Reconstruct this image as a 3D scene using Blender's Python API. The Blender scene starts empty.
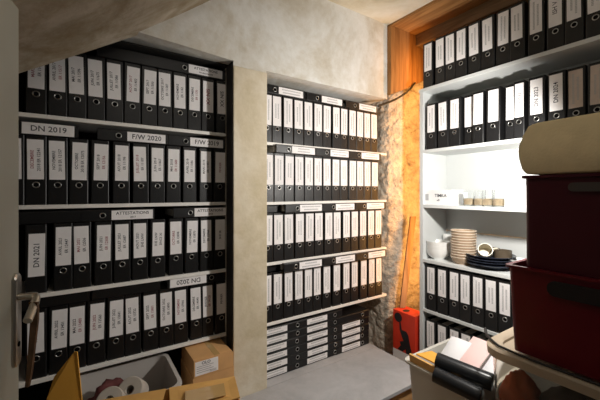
import bpy, bmesh, math, random
from mathutils import Vector, Matrix, noise
random.seed(7)
R = math.radians
G = 1.30                       # eye height above the floor; heights below are given from eye level
C = bpy.context.scene.collection
sc = bpy.context.scene

# ------------------------------------------------------------------ camera
F, CX, CY, YAW = 325.7, 300.0, 192.35, R(33.64)
SN, CS = math.sin(YAW), math.cos(YAW)
cam = bpy.data.objects.new('camera', bpy.data.cameras.new('camera'))
C.objects.link(cam)
cam.location = (0, 0, G)
cam.rotation_euler = (R(90), 0, -YAW)
cam.data.sensor_width = 36
cam.data.lens = 36 * F / 600
cam.data.shift_y = -(200 - CY) / 600
cam.data.clip_start = .02
sc.camera = cam
def onY(px, Y):                # where the sight line of a column meets a plane parallel to the back wall
    r = (px - CX) / F
    return Y / (CS - r * SN) * (SN + r * CS)
def onX(px, X):                # the same for a plane parallel to the bookcase
    r = (px - CX) / F
    return X / (SN + r * CS) * (CS - r * SN)

# ------------------------------------------------------------------ materials
M = {}
def base_mat(name):
    m = bpy.data.materials.new(name); m.use_nodes = True
    nt = m.node_tree
    M[name] = m
    return m, nt, nt.nodes['Principled BSDF']
def mat(name, col, rough=.6, metal=0, spec=.5, trans=0, ior=1.45, var=.0, scale=20, bump=0, bscale=60, emit=0, coat=0, alpha=1, sub=0):
    m, nt, b = base_mat(name)
    b.inputs['Base Color'].default_value = (*col, 1)
    b.inputs['Roughness'].default_value = rough
    b.inputs['Metallic'].default_value = metal
    b.inputs['Specular IOR Level'].default_value = spec
    b.inputs['Transmission Weight'].default_value = trans
    b.inputs['IOR'].default_value = ior
    b.inputs['Coat Weight'].default_value = coat
    tc = nt.nodes.new('ShaderNodeTexCoord')
    if var:
        n = nt.nodes.new('ShaderNodeTexNoise'); n.inputs['Scale'].default_value = scale; n.inputs['Detail'].default_value = 5
        nt.links.new(tc.outputs['Object'], n.inputs['Vector'])
        r = nt.nodes.new('ShaderNodeValToRGB')
        r.color_ramp.elements[0].position = .3; r.color_ramp.elements[1].position = .7
        r.color_ramp.elements[0].color = (*[c * (1 - var) for c in col], 1)
        r.color_ramp.elements[1].color = (*[min(1, c * (1 + var)) for c in col], 1)
        nt.links.new(n.outputs['Fac'], r.inputs['Fac']); nt.links.new(r.outputs['Color'], b.inputs['Base Color'])
    if bump:
        n = nt.nodes.new('ShaderNodeTexNoise'); n.inputs['Scale'].default_value = bscale; n.inputs['Detail'].default_value = 6
        nt.links.new(tc.outputs['Object'], n.inputs['Vector'])
        bp = nt.nodes.new('ShaderNodeBump'); bp.inputs['Strength'].default_value = bump; bp.inputs['Distance'].default_value = .01
        nt.links.new(n.outputs['Fac'], bp.inputs['Height']); nt.links.new(bp.outputs['Normal'], b.inputs['Normal'])
    return m
def plaster(name, cols, s1, s2, bump, rough=.85, bscale=14):
    m, nt, b = base_mat(name)
    b.inputs['Roughness'].default_value = rough
    b.inputs['Specular IOR Level'].default_value = .2
    tc = nt.nodes.new('ShaderNodeTexCoord')
    n1 = nt.nodes.new('ShaderNodeTexNoise'); n1.inputs['Scale'].default_value = s1; n1.inputs['Detail'].default_value = 6; n1.inputs['Roughness'].default_value = .62; n1.inputs['Distortion'].default_value = .6
    n2 = nt.nodes.new('ShaderNodeTexNoise'); n2.inputs['Scale'].default_value = s2; n2.inputs['Detail'].default_value = 8; n2.inputs['Roughness'].default_value = .7
    for n in (n1, n2): nt.links.new(tc.outputs['Object'], n.inputs['Vector'])
    mx = nt.nodes.new('ShaderNodeMath'); mx.operation = 'MULTIPLY_ADD'; mx.inputs[1].default_value = .28; 
    nt.links.new(n2.outputs['Fac'], mx.inputs[0])
    ml = nt.nodes.new('ShaderNodeMath'); ml.operation = 'MULTIPLY'; ml.inputs[1].default_value = .72
    nt.links.new(n1.outputs['Fac'], ml.inputs[0]); nt.links.new(ml.outputs[0], mx.inputs[2])
    r = nt.nodes.new('ShaderNodeValToRGB')
    e = r.color_ramp.elements
    while len(e) < len(cols): e.new(.5)
    for i, (p, c) in enumerate(cols): e[i].position = p; e[i].color = (*c, 1)
    nt.links.new(mx.outputs[0], r.inputs['Fac']); nt.links.new(r.outputs['Color'], b.inputs['Base Color'])
    n3 = nt.nodes.new('ShaderNodeTexNoise'); n3.inputs['Scale'].default_value = bscale; n3.inputs['Detail'].default_value = 9
    nt.links.new(tc.outputs['Object'], n3.inputs['Vector'])
    bp = nt.nodes.new('ShaderNodeBump'); bp.inputs['Strength'].default_value = bump; bp.inputs['Distance'].default_value = .03
    nt.links.new(n3.outputs['Fac'], bp.inputs['Height']); nt.links.new(bp.outputs['Normal'], b.inputs['Normal'])
    return m
def wood(name, c1, c2, axis='Y', rough=.6, sc_=9):
    m, nt, b = base_mat(name)
    b.inputs['Roughness'].default_value = rough
    b.inputs['Specular IOR Level'].default_value = .25
    tc = nt.nodes.new('ShaderNodeTexCoord')
    mp = nt.nodes.new('ShaderNodeMapping')
    mp.inputs['Scale'].default_value = {'X': (.6, 8, 8), 'Y': (8, .6, 8), 'Z': (8, 8, .6)}[axis]
    nt.links.new(tc.outputs['Object'], mp.inputs['Vector'])
    n = nt.nodes.new('ShaderNodeTexNoise'); n.inputs['Scale'].default_value = sc_ / 3; n.inputs['Detail'].default_value = 6; n.inputs['Distortion'].default_value = 1.2
    nt.links.new(mp.outputs['Vector'], n.inputs['Vector'])
    r = nt.nodes.new('ShaderNodeValToRGB')
    r.color_ramp.elements[0].position = .32; r.color_ramp.elements[1].position = .7
    r.color_ramp.elements[0].color = (*c1, 1); r.color_ramp.elements[1].color = (*c2, 1)
    nt.links.new(n.outputs['Fac'], r.inputs['Fac']); nt.links.new(r.outputs['Color'], b.inputs['Base Color'])
    bp = nt.nodes.new('ShaderNodeBump'); bp.inputs['Strength'].default_value = .4; bp.inputs['Distance'].default_value = .006
    nt.links.new(n.outputs['Fac'], bp.inputs['Height']); nt.links.new(bp.outputs['Normal'], b.inputs['Normal'])
    return m

plaster('plaster', [(.36, (.48, .42, .32)), (.45, (.60, .56, .48)), (.55, (.73, .72, .68)), (.64, (.82, .82, .80))], 1.9, 12, .22)
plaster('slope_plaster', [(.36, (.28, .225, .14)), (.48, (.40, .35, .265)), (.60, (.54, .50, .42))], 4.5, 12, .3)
plaster('pillar_plaster', [(.34, (.52, .44, .29)), (.50, (.64, .56, .42)), (.64, (.73, .67, .55))], 3.0, 18, .16)
plaster('ceiling_plaster', [(.3, (.55, .46, .30)), (.5, (.72, .66, .52)), (.66, (.80, .76, .66))], 2.6, 14, .3)
plaster('stone', [(.34, (.26, .21, .16)), (.45, (.45, .39, .31)), (.60, (.58, .52, .43))], 9, 34, .9, bscale=34)
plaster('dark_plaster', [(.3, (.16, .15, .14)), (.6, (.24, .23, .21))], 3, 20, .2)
plaster('ground', [(.3, (.20, .13, .085)), (.6, (.30, .21, .14))], 4, 20, .2, rough=.6)
plaster('grey_board', [(.35, (.36, .36, .37)), (.52, (.43, .43, .44)), (.65, (.48, .48, .49))], 4, 30, .05, rough=.5)
wood('orange_wood', (.20, .09, .028), (.40, .20, .07), 'Z')
wood('orange_soffit', (.24, .11, .035), (.48, .26, .10), 'Y')
wood('dark_beam', (.13, .08, .04), (.28, .18, .10), 'Y')
wood('plank_wood', (.20, .115, .055), (.36, .22, .12), 'Z')
mat('shelf_white', (.82, .80, .76), .45, var=.05, scale=6)
mat('niche_black', (.02, .019, .018), .7, spec=.2)
mat('binder_black', (.0065, .0065, .007), .36, spec=.55, bump=.12, bscale=420)
mat('binder_inside', (.02, .02, .02), .7)
mat('paper_block', (.60, .58, .54), .9)
mat('label_paper', (.84, .82, .82), .75, spec=.2, var=.03, scale=30)
mat('label_shaded', (.58, .49, .43), .75, spec=.2, var=.06, scale=30)  # label paper with the cushion's shadow put into its colour
mat('ink', (.06, .06, .07), .7)
mat('ink_grey', (.42, .42, .43), .7)
mat('ink_red', (.34, .10, .12), .7)
mat('steel', (.42, .42, .41), .30, metal=1)
mat('hole', (.003, .003, .003), .9, spec=.1)
mat('door_paint', (.44, .45, .40), .42, var=.04, scale=5)
mat('brushed_metal', (.55, .52, .47), .32, metal=1)
mat('strap_brown', (.12, .062, .03), .6, var=.3, scale=40)
mat('bookcase_white', (.62, .64, .635), .42, var=.02, scale=4)
mat('porcelain', (.84, .84, .82), .22)
mat('stoneware', (.42, .30, .20), .4, var=.12, scale=30)
mat('stoneware_rim', (.72, .62, .50), .4)
mat('stoneware_dark', (.10, .07, .05), .4)
mat('mug_cream', (.72, .66, .52), .35)
mat('mug_brown', (.10, .075, .05), .45)
mat('plate_blue', (.022, .026, .04), .18, var=.3, scale=30)
mat('clear_plastic', (.97, .97, .97), .06, trans=1, ior=1.18)
mat('glass', (.97, .98, .98), .02, trans=1, ior=1.3)
mat('tan_fill', (.74, .58, .38), .7, var=.15, scale=60)
mat('carton_white', (.82, .82, .82), .6)
mat('red_card', (.66, .045, .02), .38, var=.08, scale=14)
mat('black_print', (.016, .016, .018), .5)
mat('red_crate', (.11, .003, .009), .3, spec=.4, var=.06, scale=8, bump=.05, bscale=200)
mat('maroon_crate', (.05, .002, .008), .4, spec=.4, var=.06, scale=8)
mat('grip_grey', (.055, .045, .04), .5)
mat('slot_dark', (.01, .006, .006), .8)
mat('beige_fabric', (.72, .59, .36), .85, spec=.15, var=.06, scale=16, bump=.2, bscale=120)
mat('tub_plastic', (.50, .47, .44), .35)
mat('tub_dim', (.42, .38, .36), .4)
mat('clear_bin', (.90, .86, .80), .12, trans=.97, ior=1.12)
mat('rim_plastic', (.60, .50, .38), .3, trans=.35, ior=1.2)
mat('bin_white', (.66, .64, .58), .45, trans=.15, ior=1.1)
mat('kraft', (.64, .36, .11), .6, var=.08, scale=10)
mat('manila', (.76, .39, .06), .65, var=.05, scale=8)
mat('carton', (.64, .36, .15), .7, var=.07, scale=14)
mat('carton_inside', (.36, .20, .09), .8)
mat('tape', (.56, .36, .15), .08, spec=.7, coat=.6)
mat('paper_white', (.82, .83, .86), .8)
mat('paper_pink', (.82, .60, .58), .8)
mat('black_vinyl', (.012, .013, .015), .28)
mat('cable_black', (.015, .012, .01), .5)
mat('roll_white', (.46, .42, .37), .9, var=.05, scale=30)
mat('orange_cloth', (.42, .09, .03), .8, var=.2, scale=20)
mat('dark_cloth', (.03, .03, .035), .8, var=.3, scale=20)
mat('maroon_cloth', (.10, .025, .025), .8, var=.3, scale=20)

# ------------------------------------------------------------------ mesh helpers
def mesh_from(bm, name, mats, smooth=None):
    bmesh.ops.recalc_face_normals(bm, faces=bm.faces)
    me = bpy.data.meshes.new(name); bm.to_mesh(me); bm.free()
    for m in (mats if isinstance(mats, (list, tuple)) else [mats]): me.materials.append(M[m])
    if smooth is not None:
        for p in me.polygons: p.use_smooth = True
        me.set_sharp_from_angle(angle=R(smooth))
    return me
def put(name, me, parent=None, loc=(0, 0, 0), rot=(0, 0, 0), **props):
    o = bpy.data.objects.new(name, me); C.objects.link(o)
    o.location = loc; o.rotation_euler = rot
    if parent is not None: o.parent = parent
    for k, v in props.items():
        if v is not None: o[k] = v
    return o
def thing(name, label, cat, loc=(0, 0, 0), rz=0, group=None, rot=None):
    return put(name, None, None, loc, rot or (0, 0, rz), label=label, category=cat, group=group)
def tag(o, label, cat, group=None):
    o['label'] = label; o['category'] = cat
    if group: o['group'] = group
    return o
def struct(name, me, **k): return put(name, me, kind='structure', **k)
def box(bm, x0, x1, y0, y1, z0, z1, bev=0, seg=2, mi=0):
    vs = [bm.verts.new((x, y, z)) for z in (z0, z1) for x, y in ((x0, y0), (x1, y0), (x1, y1), (x0, y1))]
    fs = [bm.faces.new([vs[i] for i in q]) for q in ((3, 2, 1, 0), (4, 5, 6, 7), (0, 1, 5, 4), (1, 2, 6, 5), (2, 3, 7, 6), (3, 0, 4, 7))]
    for f in fs: f.material_index = mi
    if bev:
        es = list({e for f in fs for e in f.edges})
        bmesh.ops.bevel(bm, geom=es, offset=bev, segments=seg, affect='EDGES', profile=.5)
    return vs
def boxm(name, m, x0, x1, y0, y1, z0, z1, bev=.002):
    bm = bmesh.new(); box(bm, x0, x1, y0, y1, z0, z1, bev); return mesh_from(bm, name, m)
def prism(bm, pts, h0, h1, f):
    """closed outline pts extruded between h0 and h1; f maps (u, v, h) to a point"""
    a = [bm.verts.new(f(u, v, h0)) for u, v in pts]; b = [bm.verts.new(f(u, v, h1)) for u, v in pts]
    n = len(pts); fs = [bm.faces.new(a), bm.faces.new(b[::-1])]
    fs += [bm.faces.new((a[i], b[i], b[(i + 1) % n], a[(i + 1) % n])) for i in range(n)]
    return fs
XZ = lambda u, v, h: (u, h, v)
XY = lambda u, v, h: (u, v, h)
YZ = lambda u, v, h: (h, u, v)
def lathe(bm, prof, n=24, c=(0, 0, 0), mi=0):
    rings = []
    for r, z in prof:
        if r < 1e-5: rings.append([bm.verts.new((c[0], c[1], c[2] + z))])
        else: rings.append([bm.verts.new((c[0] + r * math.cos(2 * math.pi * i / n), c[1] + r * math.sin(2 * math.pi * i / n), c[2] + z)) for i in range(n)])
    for a, b in zip(rings, rings[1:]):
        for i in range(n):
            j = (i + 1) % n
            q = [a[i % len(a)], a[j % len(a)], b[j % len(b)], b[i % len(b)]]
            q = list(dict.fromkeys(q))
            if len(q) > 2:
                fc = bm.faces.new(q); fc.material_index = mi
def tube(bm, pts, r, n=8, mi=0, cap=True):
    pts = [Vector(p) for p in pts]; rr = r if isinstance(r, (list, tuple)) else [r] * len(pts)
    up = None; rings = []
    for i, p in enumerate(pts):
        t = (pts[min(i + 1, len(pts) - 1)] - pts[max(i - 1, 0)]).normalized()
        if up is None: up = Vector((0, 0, 1)) if abs(t.z) < .9 else Vector((1, 0, 0))
        a = t.cross(up).normalized(); b = a.cross(t).normalized(); up = b
        rings.append([bm.verts.new(p + (a * math.cos(2 * math.pi * k / n) + b * math.sin(2 * math.pi * k / n)) * rr[i]) for k in range(n)])
    for A, B in zip(rings, rings[1:]):
        for k in range(n):
            fc = bm.faces.new((A[k], A[(k + 1) % n], B[(k + 1) % n], B[k])); fc.material_index = mi
    if cap:
        bm.faces.new(rings[0][::-1]).material_index = mi; bm.faces.new(rings[-1]).material_index = mi
def smooth_path(pts, n=6):
    P = [Vector(p) for p in pts]; out = []
    for i in range(len(P) - 1):
        p0, p1, p2, p3 = P[max(i - 1, 0)], P[i], P[i + 1], P[min(i + 2, len(P) - 1)]
        for k in range(n):
            t = k / n
            out.append(.5 * ((2 * p1) + (p2 - p0) * t + (2 * p0 - 5 * p1 + 4 * p2 - p3) * t * t + (3 * p1 - p0 - 3 * p2 + p3) * t ** 3))
    return out + [P[-1]]
def rrect(w, d, r, n=5):
    pts = []
    for cx, cy, a0 in ((w / 2 - r, d / 2 - r, 0), (-w / 2 + r, d / 2 - r, 90), (-w / 2 + r, -d / 2 + r, 180), (w / 2 - r, -d / 2 + r, 270)):
        for k in range(n + 1):
            a = R(a0 + 90 * k / n); pts.append((cx + r * math.cos(a), cy + r * math.sin(a)))
    return pts
def loft(bm, loops, cap_first=True, cap_last=True, mi=0):
    """loops of equal length, skinned one to the next"""
    rs = [[bm.verts.new(p) for p in L] for L in loops]
    n = len(rs[0])
    for a, b in zip(rs, rs[1:]):
        for i in range(n): bm.faces.new((a[i], a[(i + 1) % n], b[(i + 1) % n], b[i])).material_index = mi
    if cap_first: bm.faces.new(rs[0][::-1]).material_index = mi
    if cap_last: bm.faces.new(rs[-1]).material_index = mi
def tub_loops(w, d, h, r, t, taper, lip=.012):
    """an open tub: outer wall up, lip, inner wall down"""
    def L(ww, dd, z): return [(x, y, z) for x, y in rrect(ww, dd, r)]
    b = taper
    return [L(w - 2 * b, d - 2 * b, 0), L(w - .004, d - .004, h - .012), L(w + 2 * lip, d + 2 * lip, h - .010), L(w + 2 * lip, d + 2 * lip, h), L(w - 2 * t, d - 2 * t, h), L(w - 2 * b - 2 * t, d - 2 * b - 2 * t, t)]

_txt = {}
def text_mesh(s, size, m='ink', name='lettering', sx=1.0):
    """lettering in the XZ plane facing -Y, centred"""
    k = (s, size, m, sx)
    if k in _txt: return _txt[k]
    cu = bpy.data.curves.new('lettering', 'FONT'); cu.body = s; cu.size = size
    cu.align_x = 'CENTER'; cu.align_y = 'CENTER'; cu.resolution_u = 2; cu.extrude = .0002; cu.offset = size * .012
    ob = bpy.data.objects.new('lettering', cu); C.objects.link(ob)
    dg = bpy.context.evaluated_depsgraph_get()
    me = bpy.data.meshes.new_from_object(ob.evaluated_get(dg))
    bpy.data.objects.remove(ob); bpy.data.curves.remove(cu)
    me.transform(Matrix.Rotation(R(90), 4, 'X') @ Matrix.Diagonal((sx, 1, 1, 1)))
    me.materials.clear(); me.materials.append(M[m])
    _txt[k] = me
    return me

# ------------------------------------------------------------------ the room
WY = 1.70                      # front of the plastered back wall
def zz(h): return h + G
bm = bmesh.new(); box(bm, -1.6, 2.7, -.9, 2.4, -.06, 0)
struct('floor', mesh_from(bm, 'floor', 'ground'))
bm = bmesh.new()
prism(bm, [(.205, zz(.757)), (.69, zz(.727)), (.69, 0), (.895, 0), (.895, zz(.712)), (1.93, zz(.712)), (1.93, zz(1.30)), (.88, zz(1.30)), (.595, zz(1.075)), (.205, zz(.80))], WY, 2.16, XZ)
wb = mesh_from(bm, 'wall_back', ['plaster', 'pillar_plaster', 'dark_plaster'])
struct('wall_back', wb)
bm = bmesh.new(); box(bm, .6885, .8965, WY - .006, WY + .02, 0, zz(.70), .004)
struct('wall_pillar', mesh_from(bm, 'wall_pillar', 'pillar_plaster'))
bm = bmesh.new(); box(bm, -.6, 2.05, 2.16, 2.24, 0, zz(1.3))
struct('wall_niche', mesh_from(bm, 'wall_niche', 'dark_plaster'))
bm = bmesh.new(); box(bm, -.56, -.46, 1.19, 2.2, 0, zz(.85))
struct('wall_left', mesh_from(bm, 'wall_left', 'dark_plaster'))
bm = bmesh.new(); box(bm, -.5, .205, WY + .03, 2.16, zz(.757), zz(.80))
struct('ceiling_niche', mesh_from(bm, 'ceiling_niche', 'plaster'))
# sloping underside of the stair, then the flat ceiling
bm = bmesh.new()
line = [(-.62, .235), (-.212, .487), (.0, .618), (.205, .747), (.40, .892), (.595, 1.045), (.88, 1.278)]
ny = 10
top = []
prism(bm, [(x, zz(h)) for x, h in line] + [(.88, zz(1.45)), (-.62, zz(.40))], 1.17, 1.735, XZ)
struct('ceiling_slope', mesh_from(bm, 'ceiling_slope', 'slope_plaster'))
bm = bmesh.new(); box(bm, .80, 1.95, -.9, 1.72, zz(1.278), zz(1.34)); box(bm, -1.6, .80, -.9, 1.19, zz(1.278), zz(1.34))
struct('ceiling', mesh_from(bm, 'ceiling', 'ceiling_plaster'))
# rough stone wall: the cheek of the second niche and the splay behind the bookcase
def rough_wall(path, z0, z1, nu, nv, amp, f=7.0, seed=0):
    bm = bmesh.new()
    P = [Vector((x, y, 0)) for x, y in path]
    L = [0]
    for a, b in zip(P, P[1:]): L.append(L[-1] + (b - a).length)
    rows = []
    for i in range(nu + 1):
        s = L[-1] * i / nu
        k = max(j for j in range(len(P) - 1) if L[j] <= s + 1e-9)
        t = (s - L[k]) / (L[k + 1] - L[k]); p = P[k].lerp(P[k + 1], t)
        d = (P[k + 1] - P[k]).normalized(); nrm = Vector((d.y, -d.x, 0))
        col = []
        for j in range(nv + 1):
            z = z0 + (z1 - z0) * j / nv
            q = Vector((p.x, p.y, z))
            w = noise.fractal(q * f + Vector((seed, 0, 0)), .7, 2.1, 5) * amp + noise.noise(q * 2.3) * amp * .8
            cell = noise.voronoi(Vector((s * 5, z * 7.5, seed)))[0]
            w += min(.012, (cell[1] - cell[0]) * .05) - .008
            col.append(bm.verts.new(q + nrm * w))
        rows.append(col)
    for a, b in zip(rows, rows[1:]):
        for j in range(nv): bm.faces.new((a[j], b[j], b[j + 1], a[j + 1]))
    return bm
bm = rough_wall([(2.03, 2.22), (2.035, 1.86), (2.06, 1.80), (2.14, 1.745), (2.30, 1.68), (2.46, 1.60)], 0, zz(1.28), 110, 300, .009)
struct('wall_stone', mesh_from(bm, 'wall_stone', 'stone', smooth=60))
bm = bmesh.new(); box(bm, 2.44, 2.56, -.9, 1.66, 0, zz(1.3))
struct('wall_right', mesh_from(bm, 'wall_right', 'stone'))
# timber above the stone
bm = bmesh.new(); prism(bm, [(1.931, zz(.74)), (2.08, zz(.80)), (2.40, zz(.95)), (2.40, zz(1.26)), (1.931, zz(1.26))], 1.665, 1.72, XZ)
struct('trim_1', mesh_from(bm, 'trim_1', 'orange_wood'))
bm = bmesh.new(); box(bm, 1.94, 2.25, -.9, 1.72, zz(1.262), zz(1.31))
struct('trim_2', mesh_from(bm, 'trim_2', 'orange_soffit'))
bm = bmesh.new(); box(bm, 2.22, 2.44, -.9, 1.66, zz(1.17), zz(1.262), .006)
struct('trim_3', mesh_from(bm, 'trim_3', 'dark_beam'))
# cable under the timber
bm = bmesh.new()
cp = [(onY(px, 1.652), 1.652, zz(-(py - CY) / F * (1.652 * CS + onY(px, 1.652) * SN))) for px, py in ((378, 106), (388, 102.5), (398, 98), (408, 91), (415, 83))]
tube(bm, smooth_path(cp), .008, 8)
tag(put('cable', mesh_from(bm, 'cable', 'cable_black', smooth=60)), 'black cable running along the edge of the orange timber above the stone wall', 'cable')

# ------------------------------------------------------------------ door
bm = bmesh.new(); box(bm, 0, .62, -.02, .02, 0, zz(.50), .003)
door = put('door_1', mesh_from(bm, 'door_1', 'door_paint'), loc=(-.166, 1.172, .002), rot=(0, 0, math.atan2(-.98, -.2)), kind='structure')
# the handle side is the leaf's own +Y here (towards the room); local x runs from the free edge to the hinges
hz = zz(-.281)
bm = bmesh.new()
L = [[(x, yy, z) for x, z in [(p[0] + .028, p[1] + hz - .06) for p in rrect(.040, .250, .019)]] for yy in (.020, .026, .029)]
L[2] = [(.028 + (x - .028) * .88, y, hz - .06 + (z - hz + .06) * .97) for x, y, z in L[2]]
loft(bm, L)
hp = put('door_handle', mesh_from(bm, 'door_handle', 'brushed_metal', smooth=40), door)
bm = bmesh.new()
tube(bm, smooth_path([(.028, .028, hz), (.028, .055, hz), (.034, .067, hz - .002), (.055, .071, hz - .016), (.10, .071, hz - .044)]), [.0095] * 6 + [.010] * 19, 12)
put('lever', mesh_from(bm, 'lever', 'brushed_metal', smooth=60), hp)
bm = bmesh.new()
tube(bm, [(.028, .0285, hz - .125), (.028, .0305, hz - .125)], .007, 12)
put('keyhole', mesh_from(bm, 'keyhole', 'hole', smooth=60), hp)
bm = bmesh.new()
pw = [door.matrix_basis @ Vector(p) for p in ((.060, .071, hz - .009), (.066, .075, hz - .05), (.078, .074, hz - .11), (.087, .072, hz - .17), (.098, .070, hz - .21))]
sp = smooth_path(pw, 5)
dv = Vector((math.cos(YAW), -math.sin(YAW), 0)); nv = Vector((SN, CS, 0))
n = len(sp)
loops = []
for i, p in enumerate(sp):
    w = .0115 * (1 - .62 * i / (n - 1)); t = .003
    loops.append([p - dv * w - nv * t, p + dv * w - nv * t, p + dv * w + nv * t, p - dv * w + nv * t])
loft(bm, loops)
tag(put('strap', mesh_from(bm, 'strap', 'strap_brown')), 'brown leather strap hanging from the lever of the door handle', 'strap')

# ------------------------------------------------------------------ binders
T = .0032
_bm = {}
def cover_mesh(w, H, D):
    k = ('c', w, H, D)
    if k not in _bm:
        bm = bmesh.new(); a = w / 2; e = .0045
        out = [(-a, D), (-a, e), (-a + e * .35, e * .35), (-a + e, 0), (a - e, 0), (a - e * .35, e * .35), (a, e), (a, D), (a - T, D), (a - T, T + .002), (-a + T, T + .002), (-a + T, D)]
        prism(bm, out, 0, H, XY)
        _bm[k] = mesh_from(bm, 'cover', 'binder_black')
    return _bm[k]
def paper_mesh(w, H, D):
    k = ('p', w, H, D)
    if k not in _bm:
        _bm[k] = boxm('paper_block', 'paper_block', -w / 2 + .009, w / 2 - .009, .045, D - .02, .008, H - .014, .0)
    return _bm[k]
def label_mesh(lw, z0, z1, m='label_paper'):
    k = ('l', lw, z0, z1, m)
    if k not in _bm: _bm[k] = boxm('label', m, -lw / 2, lw / 2, -.0012, .0006, z0, z1, 0)
    return _bm[k]
def ring_mesh(z):
    k = ('r', z)
    if k not in _bm:
        bm = bmesh.new(); n = 18
        rs = []
        for i in range(n):
            a = 2 * math.pi * i / n
            rs.append([bm.verts.new(((.0118 + .0024 * math.cos(b)) * math.cos(a), -.0006 - .0022 * math.sin(b), z + (.0118 + .0024 * math.cos(b)) * math.sin(a))) for b in [2 * math.pi * q / 8 for q in range(8)]])
        for i in range(n):
            for q in range(8):
                bm.faces.new((rs[i][q], rs[(i + 1) % n][q], rs[(i + 1) % n][(q + 1) % 8], rs[i][(q + 1) % 8]))
        f = bm.faces.new([bm.verts.new((.0105 * math.cos(2 * math.pi * i / n), -.0008, z + .0105 * math.sin(2 * math.pi * i / n))) for i in range(n)])
        f.material_index = 1
        _bm[k] = mesh_from(bm, 'finger_ring', ['steel', 'hole'], smooth=60)
    return _bm[k]
def dash_mesh(seed, n, length, size, gap):
    """two rows of print far too small to read in the photograph, as short strokes"""
    k = ('d', seed, n)
    if k not in _bm:
        rnd = random.Random(seed); bm = bmesh.new()
        for li in range(n):
            u = (li - (n - 1) / 2) * gap; ln = length * rnd.uniform(.5, 1); v = -ln / 2
            while v < ln / 2:
                g = rnd.uniform(.004, .008)
                box(bm, u - size / 2, u + size / 2, -.0016, -.0012, v, v + g * .62); v += g
        _bm[k] = mesh_from(bm, 'printed_lines', 'ink_grey')
    return _bm[k]
ORD = ['', 'first', 'second', 'third', 'fourth', 'fifth', 'sixth', 'seventh', 'eighth', 'ninth', 'tenth', 'eleventh', 'twelfth', 'thirteenth', 'fourteenth']
def binder(loc, rot, label, group, w=.075, H=.302, D=.283, lw=None, txt=None, dashes=None, inks=('ink', 'ink'), tsize=.0145, tilt=0, lab=None, ringz=.088, big=False, lmat='label_paper', noring=False):
    t = thing('binder', label, 'binder', loc, 0, group, rot)
    put('cover', cover_mesh(round(w, 3), H, D), t)
    put('paper_block', paper_mesh(round(w, 3), H, D), t)
    if not noring: put('finger_ring', ring_mesh(ringz), t)
    if lab is None: lab = (ringz + .024, H - .016)
    if lab:
        lw = lw or .057
        l = put('label', label_mesh(round(lw, 3), round(lab[0], 3), round(lab[1], 3), lmat), t, rot=(0, tilt, 0))
        mid = (lab[0] + lab[1]) / 2
        if txt:
            ls = txt.split('\n')
            for i, s in enumerate(ls):
                off = (i - (len(ls) - 1) / 2) * lw * .40
                sz = tsize if not big else lw * .50
                put('lettering', text_mesh(s, sz, inks[i % 2]), l, loc=(off, -.0014, mid), rot=(0, R(-90), 0))
        elif dashes is not None:
            put('printed_lines', dash_mesh(dashes % 6, 2, (lab[1] - lab[0]) * .8, lw * .14, lw * .3), l, loc=(0, 0, mid))
    return t
def rz(): return R(random.uniform(-.7, .7))

# left shelving unit ------------------------------------------------
YA = 1.823
SA = [.342, -.055, -.443, -.815]             # tops of its boards
u = thing('shelving_unit', 'black-sided shelving with thin off-white boards between the door and the plaster pillar', 'shelf', (-.42, YA, 0))
def rel(o, name, m, x0, x1, y0, y1, z0, z1, bev=.0015):
    ox, oy, oz = o.location
    return put(name, boxm(name, m, x0 - ox, x1 - ox, y0 - oy, y1 - oy, z0 - oz, z1 - oz, bev), o)
rel(u, 'side_panel', 'niche_black', -.44, -.42, YA - .01, 2.13, 0, zz(.735))
rel(u, 'side_panel', 'niche_black', .715, .745, YA - .045, 2.13, 0, zz(.718))
rel(u, 'side_panel', 'niche_black', .6835, .6885, WY + .001, 1.79, 0, zz(.722), 0)
rel(u, 'top_panel', 'niche_black', -.42, .69, 1.775, 2.11, zz(.722), zz(.728), 0)
rel(u, 'back_panel', 'niche_black', -.42, .715, 2.115, 2.13, 0, zz(.735))
for s in SA: rel(u, 'shelf_board', 'shelf_white', -.42, .715, YA - .012, 2.114, zz(s - .018), zz(s))
mon = ['JANVIER', 'FEVRIER', 'MARS', 'AVRIL', 'MAI', 'JUIN', 'JUILLET', 'AOUT', 'SEPT', 'OCTOBRE', 'NOVEMBRE', 'DECEMBRE']
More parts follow.
